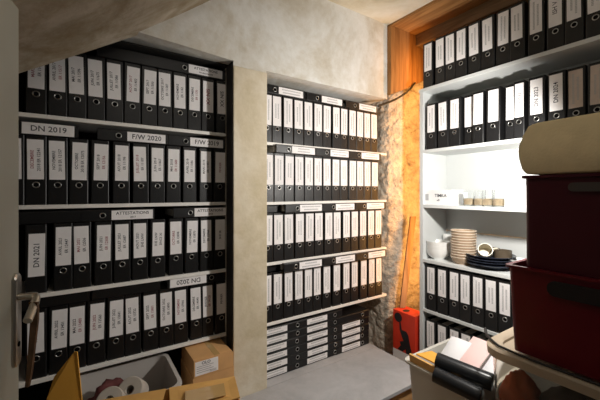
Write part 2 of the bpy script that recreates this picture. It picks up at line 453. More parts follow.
rows = [
 ([-.172, -.096, -.023, .051, .128, .205, .283, .359, .436, .513, .589, .673],
  ['MARS 2017\nER 11440', 'AVRIL 2017\nER 11517', 'MAI 2017\nER 11596', 'JUIN 2017\nER 11675', 'JUILLET 2017\nER 11086', 'AOUT 2017\nER 11402', 'SEPT 2017\nER 11500', 'OCTOBRE 2017\nER 11587', 'NOVEMBRE\nER 1162', 'DECEMBRE\nER 1170', 'XX NIS', 'XX NIS'], 'top row'),
 ([-.248, -.172, -.096, -.017, .067, .156, .243, .322, .402, .487, .577, .658],
  ['JANVIER 2019\nER 12300', 'DECEMBRE\n2018 ER 12241', 'NOVEMBRE\n2018 ER 12157', 'OCTOBRE\n2018 ER 12075', 'SEPT 2018\nER 12156', 'AOUT 2018\nER 11198', 'JUILLET 2018\nER 11187', 'JUIN 2018\nER 11867', 'MAI 2018\nER 11689', 'AVRIL 2018\nER 11586', 'MARS 2018\nER 11497', 'FEVRIER'], 'second row'),
 ([-.172, -.076, -.004, .080, .160, .240, .324, .415, .497, .580, .658],
  ['DN 2021', 'AVRIL 2021\nER 12447', 'MAI 2021\nER 12506', 'JUIN 2021\nER 12508', 'JUILLET 2021\nER 12687', 'AOUT 2021\nSHE LNW', 'SHE LNW\nSINCE XI', 'OCTOBRE\nER 12808', 'NOVEMBRE\nER 12870', 'DECEMBRE\nER 12960', 'SHE ER'], 'third row'),
 ([-.172, -.093, -.024, .052, .133, .208, .290, .366, .441, .523, .590, .668],
  ['MARS 2022', 'AVRIL 2022\nER 13401', 'MAI 2022\nER 13480', 'JUIN 2022\nER 13560', 'JUILLET 2022\nER 13641', 'AOUT 2022\nER 13722', 'SEPT 2022\nER 13801', 'OCTOBRE 2022\nER 13890', 'NOVEMBRE\nER 13966', 'DECEMBRE\nER 14040', 'JANVIER\nER 14120', 'FEVRIER'], 'lowest row'),
]
for ri, (xs, tx, rn) in enumerate(rows):
    n = len(xs)
    for i, x in enumerate(xs):
        gl = xs[i] - xs[i - 1] if i else .08
        gr = xs[i + 1] - xs[i] if i < n - 1 else .08
        w = round(min(.075, min(gl, gr) - .0012), 3)
        k = n - i
        s = tx[i]
        head = s.split('\n')[0]
        lab = 'black binder, %s from the plaster pillar, %s of the shelves beside the door' % (ORD[k] if k > 1 else 'nearest to', rn)
        if k == 1: lab = 'black binder nearest to the plaster pillar, %s of the shelves beside the door' % rn
        dn = s == 'DN 2021'
        if dn: lab = 'black binder labelled DN 2021 with no finger ring, standing beside the door'
        ink = ('ink_red', 'ink') if (i * 7 + ri * 3) % 5 == 0 else (('ink', 'ink_red') if (i * 5 + ri) % 4 == 1 else ('ink', 'ink'))
        big = '\n' not in s and s[:2] in ('XX', 'DN')
        binder((x, YA + random.uniform(0, .004), zz(SA[ri])), (0, 0, rz()), lab, 'upright binders in the %s of the left shelving' % rn,
               w=w, lw=min(.057, w - .012), txt=s, inks=ink, tilt=R(random.uniform(-1.2, 1.2)), big=big, noring=dn,
               lab=(.075, .262) if dn else None, tsize=.0165)
# binders lying across the tops
def flat(xr, y, zc, label, group, txt=None, flip=False, w=.055, lw=.046, H=.318, ls=(.110, .300), size=.022, D=.283, dash=None, noring=False, nolab=False, rzz=0):
    """xr = x of the ring; z axis of the binder runs along +X (or -X when turned round)"""
    s = -1 if flip else 1
    t = binder((xr - s * .088, y, zc), (0, s * R(90), 0), label, group, w=w, H=H, D=D, lw=lw, lab=False if nolab else ls, dashes=dash, noring=noring)
    if txt:
        l = [c for c in t.children if c.name.startswith('label')][0]
        lines = txt.split('\n')
        for i, q in enumerate(lines):
            off = 0 if len(lines) == 1 else (-.008 if i == 0 else .012)
            put('lettering', text_mesh(q, size if i == 0 else size * .6), l, loc=(off, -.0014, (ls[0] + ls[1]) / 2), rot=(0, R(-90), 0))
    return t
gA = 'binders lying on the upright rows of the left shelving'
y0 = YA - .004
flat(.142, y0, zz(SA[0] + .302 + .034), 'unlabelled black binder lying flat on the top row, beside the two-line labelled one', gA, w=.062, nolab=True, noring=True)
flat(.458, y0, zz(SA[0] + .302 + .034), 'black binder lying flat at the very top beside the pillar, two-line white label', gA, 'ATTESTATIONS\nFOURNISSEURS', w=.062, size=.019)
flat(-.252 + .004, y0, zz(SA[1] + .302 + .031), 'black binder lying flat with a wide label reading DN 2019 beside the door', gA, 'DN 2019', w=.058, lw=.050, ls=(.117, .302), size=.034)
flat(.144, y0, zz(SA[1] + .302 + .031), 'black binder lying flat with a label reading F/W 2020', gA, 'F/W 2020', w=.058, lw=.046, ls=(.126, .304), size=.034)
flat(.464, y0, zz(SA[1] + .302 + .031), 'black binder lying flat with a label reading F/W 2019', gA, 'F/W 2019', w=.058, lw=.046, ls=(.112, .298), H=.312, size=.034)
flat(-.235, y0, zz(SA[2] + .302 + .030), 'black unlabelled binder lying flat above the upright DN 2021 binder', gA, w=.056, nolab=True, noring=True)
flat(.077, y0, zz(SA[2] + .302 + .030), 'black binder lying flat with a label reading ATTESTATIONS 2017', gA, 'ATTESTATIONS\n2017', w=.056, ls=(.125, .310), size=.021)
flat(.489, y0, zz(SA[2] + .302 + .030), 'black binder lying flat with a label reading ATTESTATIONS 2018', gA, 'ATTESTATIONS\n2018', w=.056, ls=(.110, .290), H=.308, size=.021)
flat(.607, y0, zz(SA[3] + .302 + .029), 'black binder lying flat with an upside-down label reading DN 2020', gA, 'DN 2020', flip=True, w=.054, lw=.048, ls=(.118, .312), H=.325, size=.034)
flat(-.205, y0, zz(SA[3] + .302 + .029), 'black unlabelled binder lying flat in the lowest row beside the door edge', gA, w=.054, nolab=True, noring=True)
flat(.122, y0, zz(SA[3] + .302 + .029), 'unlabelled black binder lying flat in the lowest row, next to the upside-down DN 2020', gA, w=.054, nolab=True, noring=True, H=.30)

# second niche ------------------------------------------------------
YB = 1.774
SB = [.309, -.059, -.432, -.802]
u2 = thing('wall_shelf', 'four thin white boards across the niche between pillar and stone wall', 'shelf', (.90, YB, 0))
for s in SB: rel(u2, 'shelf_board', 'shelf_white', .896, 2.0, YB - .006, 2.155, zz(s - .018), zz(s))
rowsB = [
 [.938, 1.010, 1.091, 1.173, 1.251, 1.330, 1.408, 1.491, 1.563, 1.643, 1.721, 1.796, 1.869],
 [.948, 1.025, 1.100, 1.177, 1.253, 1.330, 1.408, 1.486, 1.563, 1.646, 1.723, 1.799, 1.874],
 [.943, 1.021, 1.098, 1.181, 1.259, 1.338, 1.421, 1.498, 1.587, 1.667, 1.752, 1.836, 1.913],
 [.938, 1.015, 1.095, 1.173, 1.249, 1.323, 1.405, 1.495, 1.584, 1.667, 1.757, 1.842, 1.920]]
rnB = ['top row', 'second row', 'third row', 'fourth row']
for ri, xs in enumerate(rowsB):
    n = len(xs)
    for i, x in enumerate(xs):
        gl = xs[i] - xs[i - 1] if i else .078
        gr = xs[i + 1] - xs[i] if i < n - 1 else .078
        w = round(min(.077, min(gl, gr) - .001), 3)
        k = i + 1
        lab = 'black binder, %s from the plaster pillar, %s of the niche beside the stone wall' % (ORD[k], rnB[ri])
        if k == 1: lab = 'black binder half hidden by the plaster pillar, %s of the middle niche' % rnB[ri]
        binder((x, YB + random.uniform(0, .003), zz(SB[ri])), (0, 0, rz()), lab, 'upright binders in the %s of the niche by the stone wall' % rnB[ri],
               w=w, lw=min(.0615, w - .013) if ri < 3 else .056, dashes=i + ri * 5, tilt=R(random.uniform(-.5, .5)), lab=(.106, .290))
gB = 'binders lying on the upright rows of the niche by the stone wall'
specB = [((275, 87.5, 278.8, 303), (317.3, 0, 321.8, 342), (355, 0, 359.3, 376.5)),
         ((288.8, 0, 292, 315.5), (326.8, 0, 330.5, 351), (359, 0, 361.5, 379)),
         ((297.5, 0, 300, 322.8), (333.5, 0, 335.8, 356), (364.5, 0, 366.8, 384)),
         ((296, 0, 299.5, 321.8), (333.5, 0, 335.8, 355.3), (365, 0, 368.5, 385))]
who = ['nearest the pillar', 'middle of three', 'farthest from the pillar']
for ri, sp_ in enumerate(specB):
    yf = YB - (.004 if ri == 0 else .030)
    for i, (pr, _, p0, p1) in enumerate(sp_):
        xr, x0, x1 = onY(pr, yf), onY(p0, yf), onY(p1, yf)
        zc = SB[ri] + .302 + .0275
        nx = onY(sp_[i + 1][0], yf) if i < 2 else 9
        H = min(.318, nx - xr - .004, 2.02 - (xr - .088))
        flat(xr, yf, zz(zc), 'black binder lying flat across the %s by the stone wall, %s' % (rnB[ri], who[i]), gB, w=.054, lw=.044,
             ls=(round(.088 + x0 - xr, 3), round(min(.088 + x1 - xr, H - .01), 3)), H=round(H, 3), D=.27, dash=i + ri)
for ri in (2, 3):
    flat(.93, YB + .03, zz(SB[ri] + .302 + .0275), 'dark unlabelled binder lying flat, partly behind the plaster pillar, above the %s' % rnB[ri], gB, w=.054, H=.21, nolab=True, noring=True)
# stacks on the grey platform
PT = -1.145
def stack(pr, p0, p1, n, what, y=YB - .012, blank=0, H=.318):
    xr, x0, x1 = onY(pr, y), onY(p0, y), onY(p1, y)
    for k in range(n):
        w = .0515
        nm = 'bottom' if k == 0 else ('topmost' if k == n - 1 else '%s from the bottom' % ORD[k + 1])
        t = binder((xr + .066 + random.uniform(-.002, .002), y + random.uniform(0, .004), zz(PT + .0005 + w / 2 + k * (w + .0006))), (0, R(-90), 0),
                   'black binder on the grey platform, %s of the %s' % (nm, what), 'binders stacked flat on the grey platform, ' + what,
                   w=w, H=H, lw=.035, ringz=.066, lab=False if k >= n - blank else (round(xr + .066 - x1, 3), round(xr + .066 - x0, 3)), dashes=None if k >= n - blank else k)
stack(297.5, 262, 287, 6, 'stack beside the pillar')
stack(335.4, 307.5, 327.6, 6, 'middle stack')
stack(362.5, 342, 360, 5, 'stack beside the stones', blank=1)
p = thing('platform', 'low grey platform board holding stacks of binders beside the plaster pillar', 'platform', (1.2, 1.25, 0))
rel(p, 'top_board', 'grey_board', .60, 1.81, 1.25, 1.695, zz(PT - .024), zz(PT), .003)
rel(p, 'top_board', 'grey_board', .897, 1.81, 1.695, 2.10, zz(PT - .024), zz(PT), .0)
rel(p, 'base', 'carton', .62, 1.79, 1.275, 1.69, 0, zz(PT - .024))

# ------------------------------------------------------------------ bookcase
XB = 2.008
XK = 2.292
SC = [.713, .300, -.087, -.472, -.822]
YL, YR = 1.442, .36
b = thing('bookcase', 'tall white open bookcase standing in front of the rough stone wall', 'bookcase', (XB, (YL + YR) / 2, 0))
rel(b, 'side_panel', 'bookcase_white', XB, XK, YL, YL + .028, 0, zz(SC[0]))
rel(b, 'side_panel', 'bookcase_white', XB, XK, YR - .028, YR, 0, zz(SC[0]))
rel(b, 'top_board', 'bookcase_white', XB - .006, XK + .008, YR - .03, YL + .03, zz(SC[0]) , zz(SC[0] + .022))
SC[0] += .022
for s in SC[1:] + [-1.20]: rel(b, 'shelf_board', 'bookcase_white', XB, XK, YR, YL, zz(s - .022), zz(s))
rel(b, 'back_panel', 'bookcase_white', XK, XK + .008, YR - .028, YL + .028, zz(-.284), zz(SC[0] - .022), 0)
rel(b, 'back_panel', 'bookcase_white', XK, XK + .008, YR - .028, YL + .028, .02, zz(-.289), 0)
YC = [[1.408, 1.315, 1.242, 1.166, 1.083, 1.001, .917, .841, .751, .665, .588, .507, .43],
      [1.383, 1.292, 1.211, 1.129, 1.060, .971, .890, .834, .749, .660, .584, .504, .43],
      [1.383, 1.297, 1.214, 1.138, 1.059, .981, .905],
      [1.383, 1.297, 1.214, 1.138, 1.059]]
txC = {(0, 9): 'ISH V', (1, 7): 'DN 2022', (1, 8): 'DN 2023', (1, 9): 'DN 2024'}
rnC = ['on top of the white bookcase', 'on the upper shelf of the white bookcase', 'below the bowls in the white bookcase', 'on the lowest visible shelf of the white bookcase']
for ri, ys in enumerate(YC):
    sh = SC[[0, 1, 4][ri]] if ri < 3 else -1.20
    for i, y in enumerate(ys):
        gl = ys[i - 1] - ys[i] if i else .085
        gr = ys[i] - ys[i + 1] if i < len(ys) - 1 else .085
        w = round(min(.078, min(gl, gr) - .001), 3)
        s = txC.get((ri, i))
        lab = 'black binder %s, %s from the stone wall' % (rnC[ri], ORD[i + 1])
        if s: lab = 'black binder with a label reading %s %s' % (s, rnC[ri])
        rec = .028 if ri == 1 and i in (3, 6) else (.012 if ri == 1 and i in (10, 11) else 0)
        shaded = (ri == 1 and i in (10, 11))  # these labels take the darker paper, standing in for shadow
        binder((XB + .006 + rec + random.uniform(0, .003), y, zz(sh)), (0, 0, R(-90) + rz()), lab, 'binders ' + rnC[ri], w=w, H=.318 if ri < 2 else .312, D=.262 if rec else .278,
               lw=min(.056, w - .012), txt=s, dashes=None if s else i + ri * 4, tilt=R(random.uniform(-.8, .8)), ringz=.092, lab=(.118, .305) if ri < 2 else (.118, .298), big=bool(s), lmat='label_shaded' if shaded else 'label_paper')

# third compartment: white carton, jars in clear packs, another carton
z3 = zz(SC[2])
x = XB + .03
ya, yb = onX(422.5, x), onX(452, x)
t = thing('carton', 'small white carton printed TIMKA x8 on the bookcase shelf above the white bowls', 'box', (x, (ya + yb) / 2, z3), R(-90))
w = ya - yb
put('body', boxm('body', 'carton_white', -w / 2, w / 2, 0, .19, 0, .104, .002), t)
put('lettering', text_mesh('TIMKA', .030), t, loc=(.03, -.0012, .064))
put('lettering', text_mesh('x8', .020), t, loc=(.012, -.0012, .033))
put('printed_square', boxm('printed_square', 'ink_grey', -w / 2 + .018, -w / 2 + .050, -.0008, 0, .03, .075, 0), t)
def jar(x, y, z, label):
    t = thing('glass_jar', label, 'jar', (x, y, z), 0, 'tan-filled glass jars on the bookcase shelf')
    bm = bmesh.new(); lathe(bm, [(0, 0), (.030, 0), (.033, .004), (.034, .10), (.0345, .102), (.0325, .102), (.0315, .008), (0, .008)], 20)
    put('glass', mesh_from(bm, 'glass', 'glass', smooth=50), t)
    bm = bmesh.new(); lathe(bm, [(0, .0085), (.0305, .0085), (.0312, .046), (.02, .049), (0, .048)], 20)
    put('filling', mesh_from(bm, 'filling', 'tan_fill', smooth=50), t)
names = ['nearest the printed white carton', 'second from the printed white carton', 'third from the printed white carton', 'fourth from the printed white carton']
for i, px in enumerate((469, 479.5, 488, 498.5)):
    xx = XB + .065
    jar(xx, onX(px, xx), z3 + .0005, 'clear glass jar with tan filling on the bookcase shelf, ' + names[i])
x = XB + .04
ya, yb = onX(504.5, x), onX(540, x)
w = ya - yb
t = thing('carton', 'plain white carton beside the glass jars, partly behind the beige cushion', 'box', (x, (ya + yb) / 2, z3), R(-90))
put('body', boxm('body', 'carton_white', -w / 2, w / 2, 0, .19, 0, .125, .002), t)
put('printed_mark', boxm('printed_mark', 'ink_grey', -w / 2 + .02, -w / 2 + .042, -.0008, 0, .058, .066, 0), t)

# fourth compartment: crockery
z4 = zz(SC[3])
def bowl_prof(r, h, t=.004, foot=.45):
    return [(0, .004), (r * foot, .004), (r * foot, 0), (r * (foot + .04), 0), (r * (foot + .06), .006), (r * .82, h * .38), (r * .95, h * .72), (r, h), (r - t, h), (r * .93 - t, h * .70), (r * .78 - t, h * .40), (r * foot, .012), (0, .010)]
bw = bmesh.new(); lathe(bw, bowl_prof(.084, .072), 32); bw = mesh_from(bw, 'bowl', 'porcelain', smooth=50)
xx = XB + .100
for k in range(3):
    nm = ['bottom', 'middle', 'top'][k]
    tag(put('bowl', bw, loc=(xx, onX(438, xx), z4 + k * .027), rot=(R(random.uniform(-1, 1)), 0, 0)), 'white porcelain bowl, %s of the nested stack of three beside the tan bowls' % nm, 'bowl', 'nested white bowls in the bookcase')
bm = bmesh.new(); lathe(bm, [(0, .0), (.03, 0), (.034, .004), (.042, .085), (.0435, .16), (.0405, .16), (.039, .09), (.031, .008), (0, .007)], 24)
xx = XB + .235
tag(put('cup', mesh_from(bm, 'cup', 'porcelain', smooth=50), loc=(xx, onX(449, xx), z4)), 'tall white cup standing behind the white and tan bowls', 'cup')
br = bmesh.new(); lathe(br, [(.0735, .0445), (.0775, .0435), (.0800, .0470), (.0780, .0495), (.0735, .0485), (.0735, .0445)], 32); br = mesh_from(br, 'rim', 'stoneware_rim', smooth=60)
bt = bmesh.new(); lathe(bt, bowl_prof(.077, .046, foot=.6), 32); bt = mesh_from(bt, 'bowl', 'stoneware', smooth=50)
xx = XB + .095
for k in range(11):
    nm = 'bottom' if k == 0 else ('topmost' if k == 10 else '%s from the bottom' % ORD[k + 1])
    o = tag(put('bowl', bt, loc=(xx + random.uniform(-.0015, .0015), onX(463.5, xx) + random.uniform(-.0015, .0015), z4 + k * .0172)), 'tan stoneware bowl, %s of the tall stack in the bookcase' % nm, 'bowl', 'stack of tan bowls in the bookcase')
    put('rim', br, o)
# cream mug lying towards the camera
def mug_mesh(m, r=.042, h=.09):
    bm = bmesh.new(); lathe(bm, [(0, 0), (r * .85, 0), (r * .95, .004), (r, .02), (r, h), (r - .004, h), (r - .005, .02), (r * .8, .008), (0, .008)], 24)
    return mesh_from(bm, 'body', m, smooth=50)
def mug_handle(m, r=.042, h=.09):
    bm = bmesh.new(); tube(bm, smooth_path([(r - .002, 0, h * .82), (r + .018, 0, h * .84), (r + .030, 0, h * .55), (r + .020, 0, h * .24), (r - .002, 0, h * .22)]), .006, 8)
    return mesh_from(bm, 'handle', m, smooth=60)
xx = XB + .17
t = thing('mug', 'cream mug tipped on its side behind the dark plates in the bookcase', 'mug', (xx, onX(485, xx), z4 + .075), rot=(0, R(-66), R(28)))
put('body', mug_mesh('mug_cream'), t); put('handle', mug_handle('mug_cream'), t, rot=(0, 0, R(-75)))
for i, (px, dx, m, l, s) in enumerate(((503, .17, 'mug_brown', 'dark brown mug standing behind the stack of dark plates, next to the white bowl', 1.12), (492, .235, 'mug_brown', 'dark brown mug standing at the back of the bookcase behind the cream mug', 1.05))):
    xx = XB + dx
    t = thing('mug', l, 'mug', (xx, onX(px, xx), z4), R(100), 'dark brown mugs in the bookcase')
    put('body', mug_mesh(m, .043 * s, .10 * s), t); put('handle', mug_handle(m, .043 * s, .10 * s), t)
xx = XB + .16
bm = bmesh.new(); lathe(bm, bowl_prof(.068, .05), 28)
tag(put('bowl', mesh_from(bm, 'bowl', 'porcelain', smooth=50), loc=(xx, onX(521, xx), z4 + .022)), 'single white bowl beside the dark mugs, partly hidden by the red crate', 'bowl')
bm = bmesh.new(); lathe(bm, [(0, 0), (.05, 0), (.055, .008), (.058, .022), (.0, .022)], 24)
tag(put('dish', mesh_from(bm, 'dish', 'stoneware_dark', smooth=40), loc=(xx, onX(521, xx), z4)), 'small dark dish under the single white bowl', 'dish')
pl = bmesh.new(); lathe(pl, [(0, 0), (.085, 0), (.092, .004), (.128, .022), (.140, .030), (.139, .034), (.126, .028), (.09, .011), (0, .009)], 40); pl = mesh_from(pl, 'plate', 'plate_blue', smooth=50)
xx = XB + .128
for k in range(4):
    nm = ['bottom', 'second', 'third', 'top'][k]
    tag(put('plate', pl, loc=(xx + [0, .004, -.003, .002][k], onX(490, xx) + [.0, .006, -.003, .002][k], z4 + k * .0165)), 'dark blue glazed plate, %s one up the stack at the bookcase shelf edge' % nm, 'plate', 'stack of dark plates in the bookcase')

# ------------------------------------------------------------------ red box and plank behind the bookcase
t = thing('tool_box', 'red carton printed with a black hand tool on the floor beside the bookcase', 'box', (2.0, 1.60, 0), 0)
bm = bmesh.new(); box(bm, -.01, .12, -.105, .095, 0, .402, .002)
put('body', mesh_from(bm, 'body', 'red_card'), t)
put('base_strip', boxm('base_strip', 'carton_white', -.0108, -.0098, -.105, .095, .0, .105, 0), t)
bm = bmesh.new()
fx = lambda u, v, h: (h, -u, v)
prism(bm, [(.035 * math.cos(a) - .045, .352 + .035 * math.sin(a)) for a in [2 * math.pi * k / 20 for k in range(20)]], -.0112, -.0102, fx)
prism(bm, [(-.035, .325), (-.022, .322), (-.012, .268), (.030, .268), (.048, .245), (.062, .18), (.085, .112), (.030, .106), (.022, .135), (-.005, .108), (-.050, .112), (-.020, .150), (-.030, .175), (.004, .19), (-.012, .222), (-.030, .262)], -.0112, -.0102, fx)
put('printed_tool', mesh_from(bm, 'printed_tool', 'black_print'), t)
bm = bmesh.new(); prism(bm, [(.03 * math.cos(a) + .04, .01 + .022 * math.sin(a)) for a in [2 * math.pi * k / 16 for k in range(16)]], .4022, .4032, XY)
put('printed_oval', mesh_from(bm, 'printed_oval', 'black_print'), t)
bm = bmesh.new()
p0, p1 = Vector((2.065, 1.668, .405)), Vector((2.165, 1.645, zz(-.19)))
d = (p1 - p0).normalized(); a = Vector((.83, -.55, 0)); c = d.cross(a).normalized()
loft(bm, [[p + a * .022 * s1 + c * .010 * s2 for s1, s2 in ((-1, -1), (1, -1), (1, 1), (-1, 1))] for p in (p0, p1)])
tag(put('plank', mesh_from(bm, 'plank', 'plank_wood')), 'narrow brown plank leaning on the stone wall above the red carton', 'plank')

# ------------------------------------------------------------------ crates at the near end of the bookcase
def crate(name, label, m, x0, x1, y0, y1, z0, z1, taper, slot, sm='slot_dark', sh=.052):
    t = thing(name, label, 'crate', ((x0 + x1) / 2, (y0 + y1) / 2, z0))
    w, d, h = x1 - x0, y1 - y0, z1 - z0
    bm = bmesh.new(); loft(bm, tub_loops(w, d, h, .02, .008, taper, .008))
    o = put('body', mesh_from(bm, 'body', m, smooth=40), t)
    bm = bmesh.new(); sy0, sy1, sz = slot
    L = [[(px, y, z) for y, z in [((sy0 + sy1) / 2 + q[0], sz + q[1]) for q in rrect(abs(sy1 - sy0), sh, sh * .46)]] for px in (-w / 2 - .010, -w / 2 + .012)]
    loft(bm, L)
    put('handle_recess', mesh_from(bm, 'handle_recess', sm, smooth=40), t)
    return t
X0 = 1.352
bt_top = zz(-.60)
crate('crate', 'bright red plastic crate with a handle recess standing on the clear bin', 'red_crate', X0, 1.86, .10, .600, bt_top, zz(-.275), .014, (-.17, .118, .268))
crate('crate', 'dark maroon plastic crate stacked in the red crate below the beige cushion', 'maroon_crate', X0 + .018, 1.86, .10, .552, zz(-.30), zz(.062), .004, (-.20, .088, .318), 'grip_grey', .030)
# beige cushion: profile in Y-Z swept along X
prof = [(.10, 0), (.50, 0), (.540, .004), (.552, .02), (.560, .055), (.563, .085), (.560, .115), (.548, .150), (.532, .180), (.518, .187), (.50, .190), (.10, .198)]
bm = bmesh.new()
loops = []
for x, s in ((X0 + .004, .90), (X0 + .010, .97), (X0 + .03, 1.0), (1.84, 1.0), (1.875, .97), (1.885, .9)):
    loops.append([(x, .33 + (y - .33) * (.96 + .04 * s), zz(.0635) + .095 + (z - .095) * s) for y, z in prof])
zmin = min(p[2] for L in loops for p in L)
loft(bm, loops)
tag(put('cushion', mesh_from(bm, 'cushion', 'beige_fabric', smooth=50)), 'thick beige padded cushion with a rounded end on top of the maroon crate', 'cushion')
# clear bin under the crates
bx0, bx1, by0, by1 = 1.325, 1.88, .06, .685
t = thing('storage_bin', 'large clear plastic storage bin with a thick rim under the red crate', 'bin', ((bx0 + bx1) / 2, (by0 + by1) / 2, 0))
w, d = bx1 - bx0, by1 - by0
bm = bmesh.new()
def Lp(ww, dd, z, r=.09): return [(x, y, z) for x, y in rrect(ww, dd, r, 8)]
loft(bm, [Lp(w - .06, d - .06, .002), Lp(w - .016, d - .016, .66), Lp(w - .024, d - .024, .66), Lp(w - .068, d - .068, .006)])
put('body', mesh_from(bm, 'body', 'clear_bin', smooth=40), t)
bm = bmesh.new()
loft(bm, [Lp(w - .012, d - .012, .655), Lp(w + .012, d + .012, .660), Lp(w + .016, d + .016, .690), Lp(w, d, .699), Lp(w - .05, d - .05, .699), Lp(w - .07, d - .07, .690), Lp(w - .07, d - .07, .678)])
put('lid', mesh_from(bm, 'lid', 'rim_plastic', smooth=40), t)
def lump(name, c, s, m, seed, label, cat):
    bm = bmesh.new(); bmesh.ops.create_icosphere(bm, subdivisions=4, radius=1)
    for v in bm.verts:
        n_ = v.co.normalized()
        k = 1 + .22 * noise.noise(n_ * 2.2 + Vector((seed, 0, 0))) + .10 * noise.noise(n_ * 6 + Vector((0, seed, 0)))
        v.co = Vector((n_.x * s[0], n_.y * s[1], n_.z * s[2])) * k
    return tag(put(name, mesh_from(bm, name, m, smooth=80), loc=c), label, cat)
lump('cloth_bundle', (1.43, .585, .46), (.075, .07, .13), 'orange_cloth', 3, 'orange crumpled cloth inside the clear bin at its near corner', 'cloth')
lump('cloth_bundle', (1.47, .36, .50), (.11, .16, .13), 'dark_cloth', 5, 'dark crumpled cloth inside the clear bin under the red crate', 'cloth')
lump('cloth_bundle', (1.60, .42, .17), (.18, .19, .14), 'dark_cloth', 9, 'dark cloth at the bottom of the clear bin', 'cloth')
# black cord across the bin rim
bm = bmesh.new()
tube(bm, smooth_path([(1.50, .75, zz(-.63)), (1.44, .725, zz(-.585)), (1.40, .70, zz(-.592)), (1.345, .635, zz(-.593)), (1.335, .60, zz(-.594)), (1.325, .50, zz(-.595)), (1.328, .36, zz(-.595)), (1.325, .15, zz(-.595))], 6), .0045, 8)
tag(put('cord', mesh_from(bm, 'cord', 'cable_black', smooth=60)), 'black cord lying along the rim of the clear bin under the red crate', 'cord')

# white bin with papers
wx0, wx1, wy0, wy1, wz = 1.365, 1.80, .735, 1.085, zz(-.85)
t = thing('storage_bin', 'translucent white bin full of papers and envelopes in front of the bookcase', 'bin', ((wx0 + wx1) / 2, (wy0 + wy1) / 2, 0))
bm = bmesh.new(); loft(bm, tub_loops(wx1 - wx0, wy1 - wy0, wz, .04, .005, .03, .012))
put('body', mesh_from(bm, 'body', 'bin_white', smooth=40), t)
def sheet(name, pts, thick, m, label, cat, group=None, bend=0, nu=6, nv=6):
    """a bilinear sheet with a soft bulge and real thickness"""
    A, B, Cc, D = [Vector(p) for p in pts]
    nrm = (B - A).cross(D - A).normalized()
    bm = bmesh.new()
    g = []
    for s in (0, 1):
        rows_ = []
        for i in range(nu + 1):
            r_ = []
            for j in range(nv + 1):
                a, b2 = i / nu, j / nv
                p = A.lerp(B, a).lerp(D.lerp(Cc, a), b2)
                p = p + nrm * (bend * math.sin(math.pi * a) * math.sin(math.pi * b2 * .9 + .15) + bend * .4 * noise.noise(p * 9)) + nrm * thick * s
                r_.append(bm.verts.new(p))
            rows_.append(r_)
        g.append(rows_)
    for s in (0, 1):
        for i in range(nu):
            for j in range(nv):
                q = [g[s][i][j], g[s][i + 1][j], g[s][i + 1][j + 1], g[s][i][j + 1]]
                bm.faces.new(q if s else q[::-1])
    per = [(i, 0) for i in range(nu)] + [(nu, j) for j in range(nv)] + [(i, nv) for i in range(nu, 0, -1)] + [(0, j) for j in range(nv, 0, -1)]
    for k, (i, j) in enumerate(per):
        i2, j2 = per[(k + 1) % len(per)]
        bm.faces.new((g[0][i][j], g[0][i2][j2], g[1][i2][j2], g[1][i][j]))
    return tag(put(name, mesh_from(bm, name, m, smooth=40)), label, cat, group)
sheet('envelope', [(1.392, 1.058, wz - .09), (1.388, .80, wz - .10), (1.372, .80, wz + .034), (1.372, 1.058, wz + .040)], .010, 'kraft', 'upright brown kraft envelope along the near side of the white bin', 'envelope')
sheet('envelope', [(1.40, 1.045, wz + .030), (1.40, .85, wz + .024), (1.50, .86, wz + .01), (1.52, 1.04, wz + .012)], .006, 'manila', 'flat tan envelope lying over the papers inside the white bin', 'envelope', bend=.008)
sheet('paper_sheet', [(1.55, 1.05, wz - .06), (1.53, .93, wz - .04), (1.66, .90, wz + .075), (1.68, 1.02, wz + .06)], .004, 'paper_white', 'crumpled white paper sticking up beside the pink sheet in the white bin', 'paper', bend=.02)
sheet('paper_sheet', [(1.55, .95, wz - .03), (1.52, .82, wz - .02), (1.68, .80, wz + .10), (1.71, .92, wz + .09)], .004, 'paper_pink', 'pale pink paper leaning in the middle of the white bin', 'paper', bend=.012)
sheet('paper_sheet', [(1.58, .83, wz - .02), (1.56, .755, wz - .01), (1.70, .75, wz + .09), (1.72, .81, wz + .085)], .004, 'paper_white', 'white paper leaning behind the black rolls in the white bin', 'paper', bend=.008)
lump('paper_pile', (1.59, .90, wz - .19), (.16, .13, .13), 'paper_white', 12, 'loose pile of white papers filling the white bin', 'papers')
# black rolls
def roll(p0, p1, r, label, flatz=.8):
    bm = bmesh.new(); P = [Vector(p0).lerp(Vector(p1), k / 8) for k in range(9)]
    tube(bm, [P[0] + (P[0] - P[1]) * .12] + P + [P[-1] + (P[-1] - P[-2]) * .12], [r * .7] + [r] * 9 + [r * .7], 18)
    return tag(put('vinyl_roll', mesh_from(bm, 'vinyl_roll', 'black_vinyl', smooth=50)), label, 'roll', 'black rolls on the white bin')
roll((1.378, .915, wz + .064), (1.45, .70, wz + .040), .036, 'upper black rolled sheet lying across the near end of the white bin')
roll((1.318, .885, wz + .031), (1.36, .70, wz + .012), .033, 'lower black rolled sheet lying on the rim of the white bin')
roll((1.345, .765, wz - .115), (1.36, .70, wz - .115), .04, 'short black roll hanging below the others in front of the clear bin')

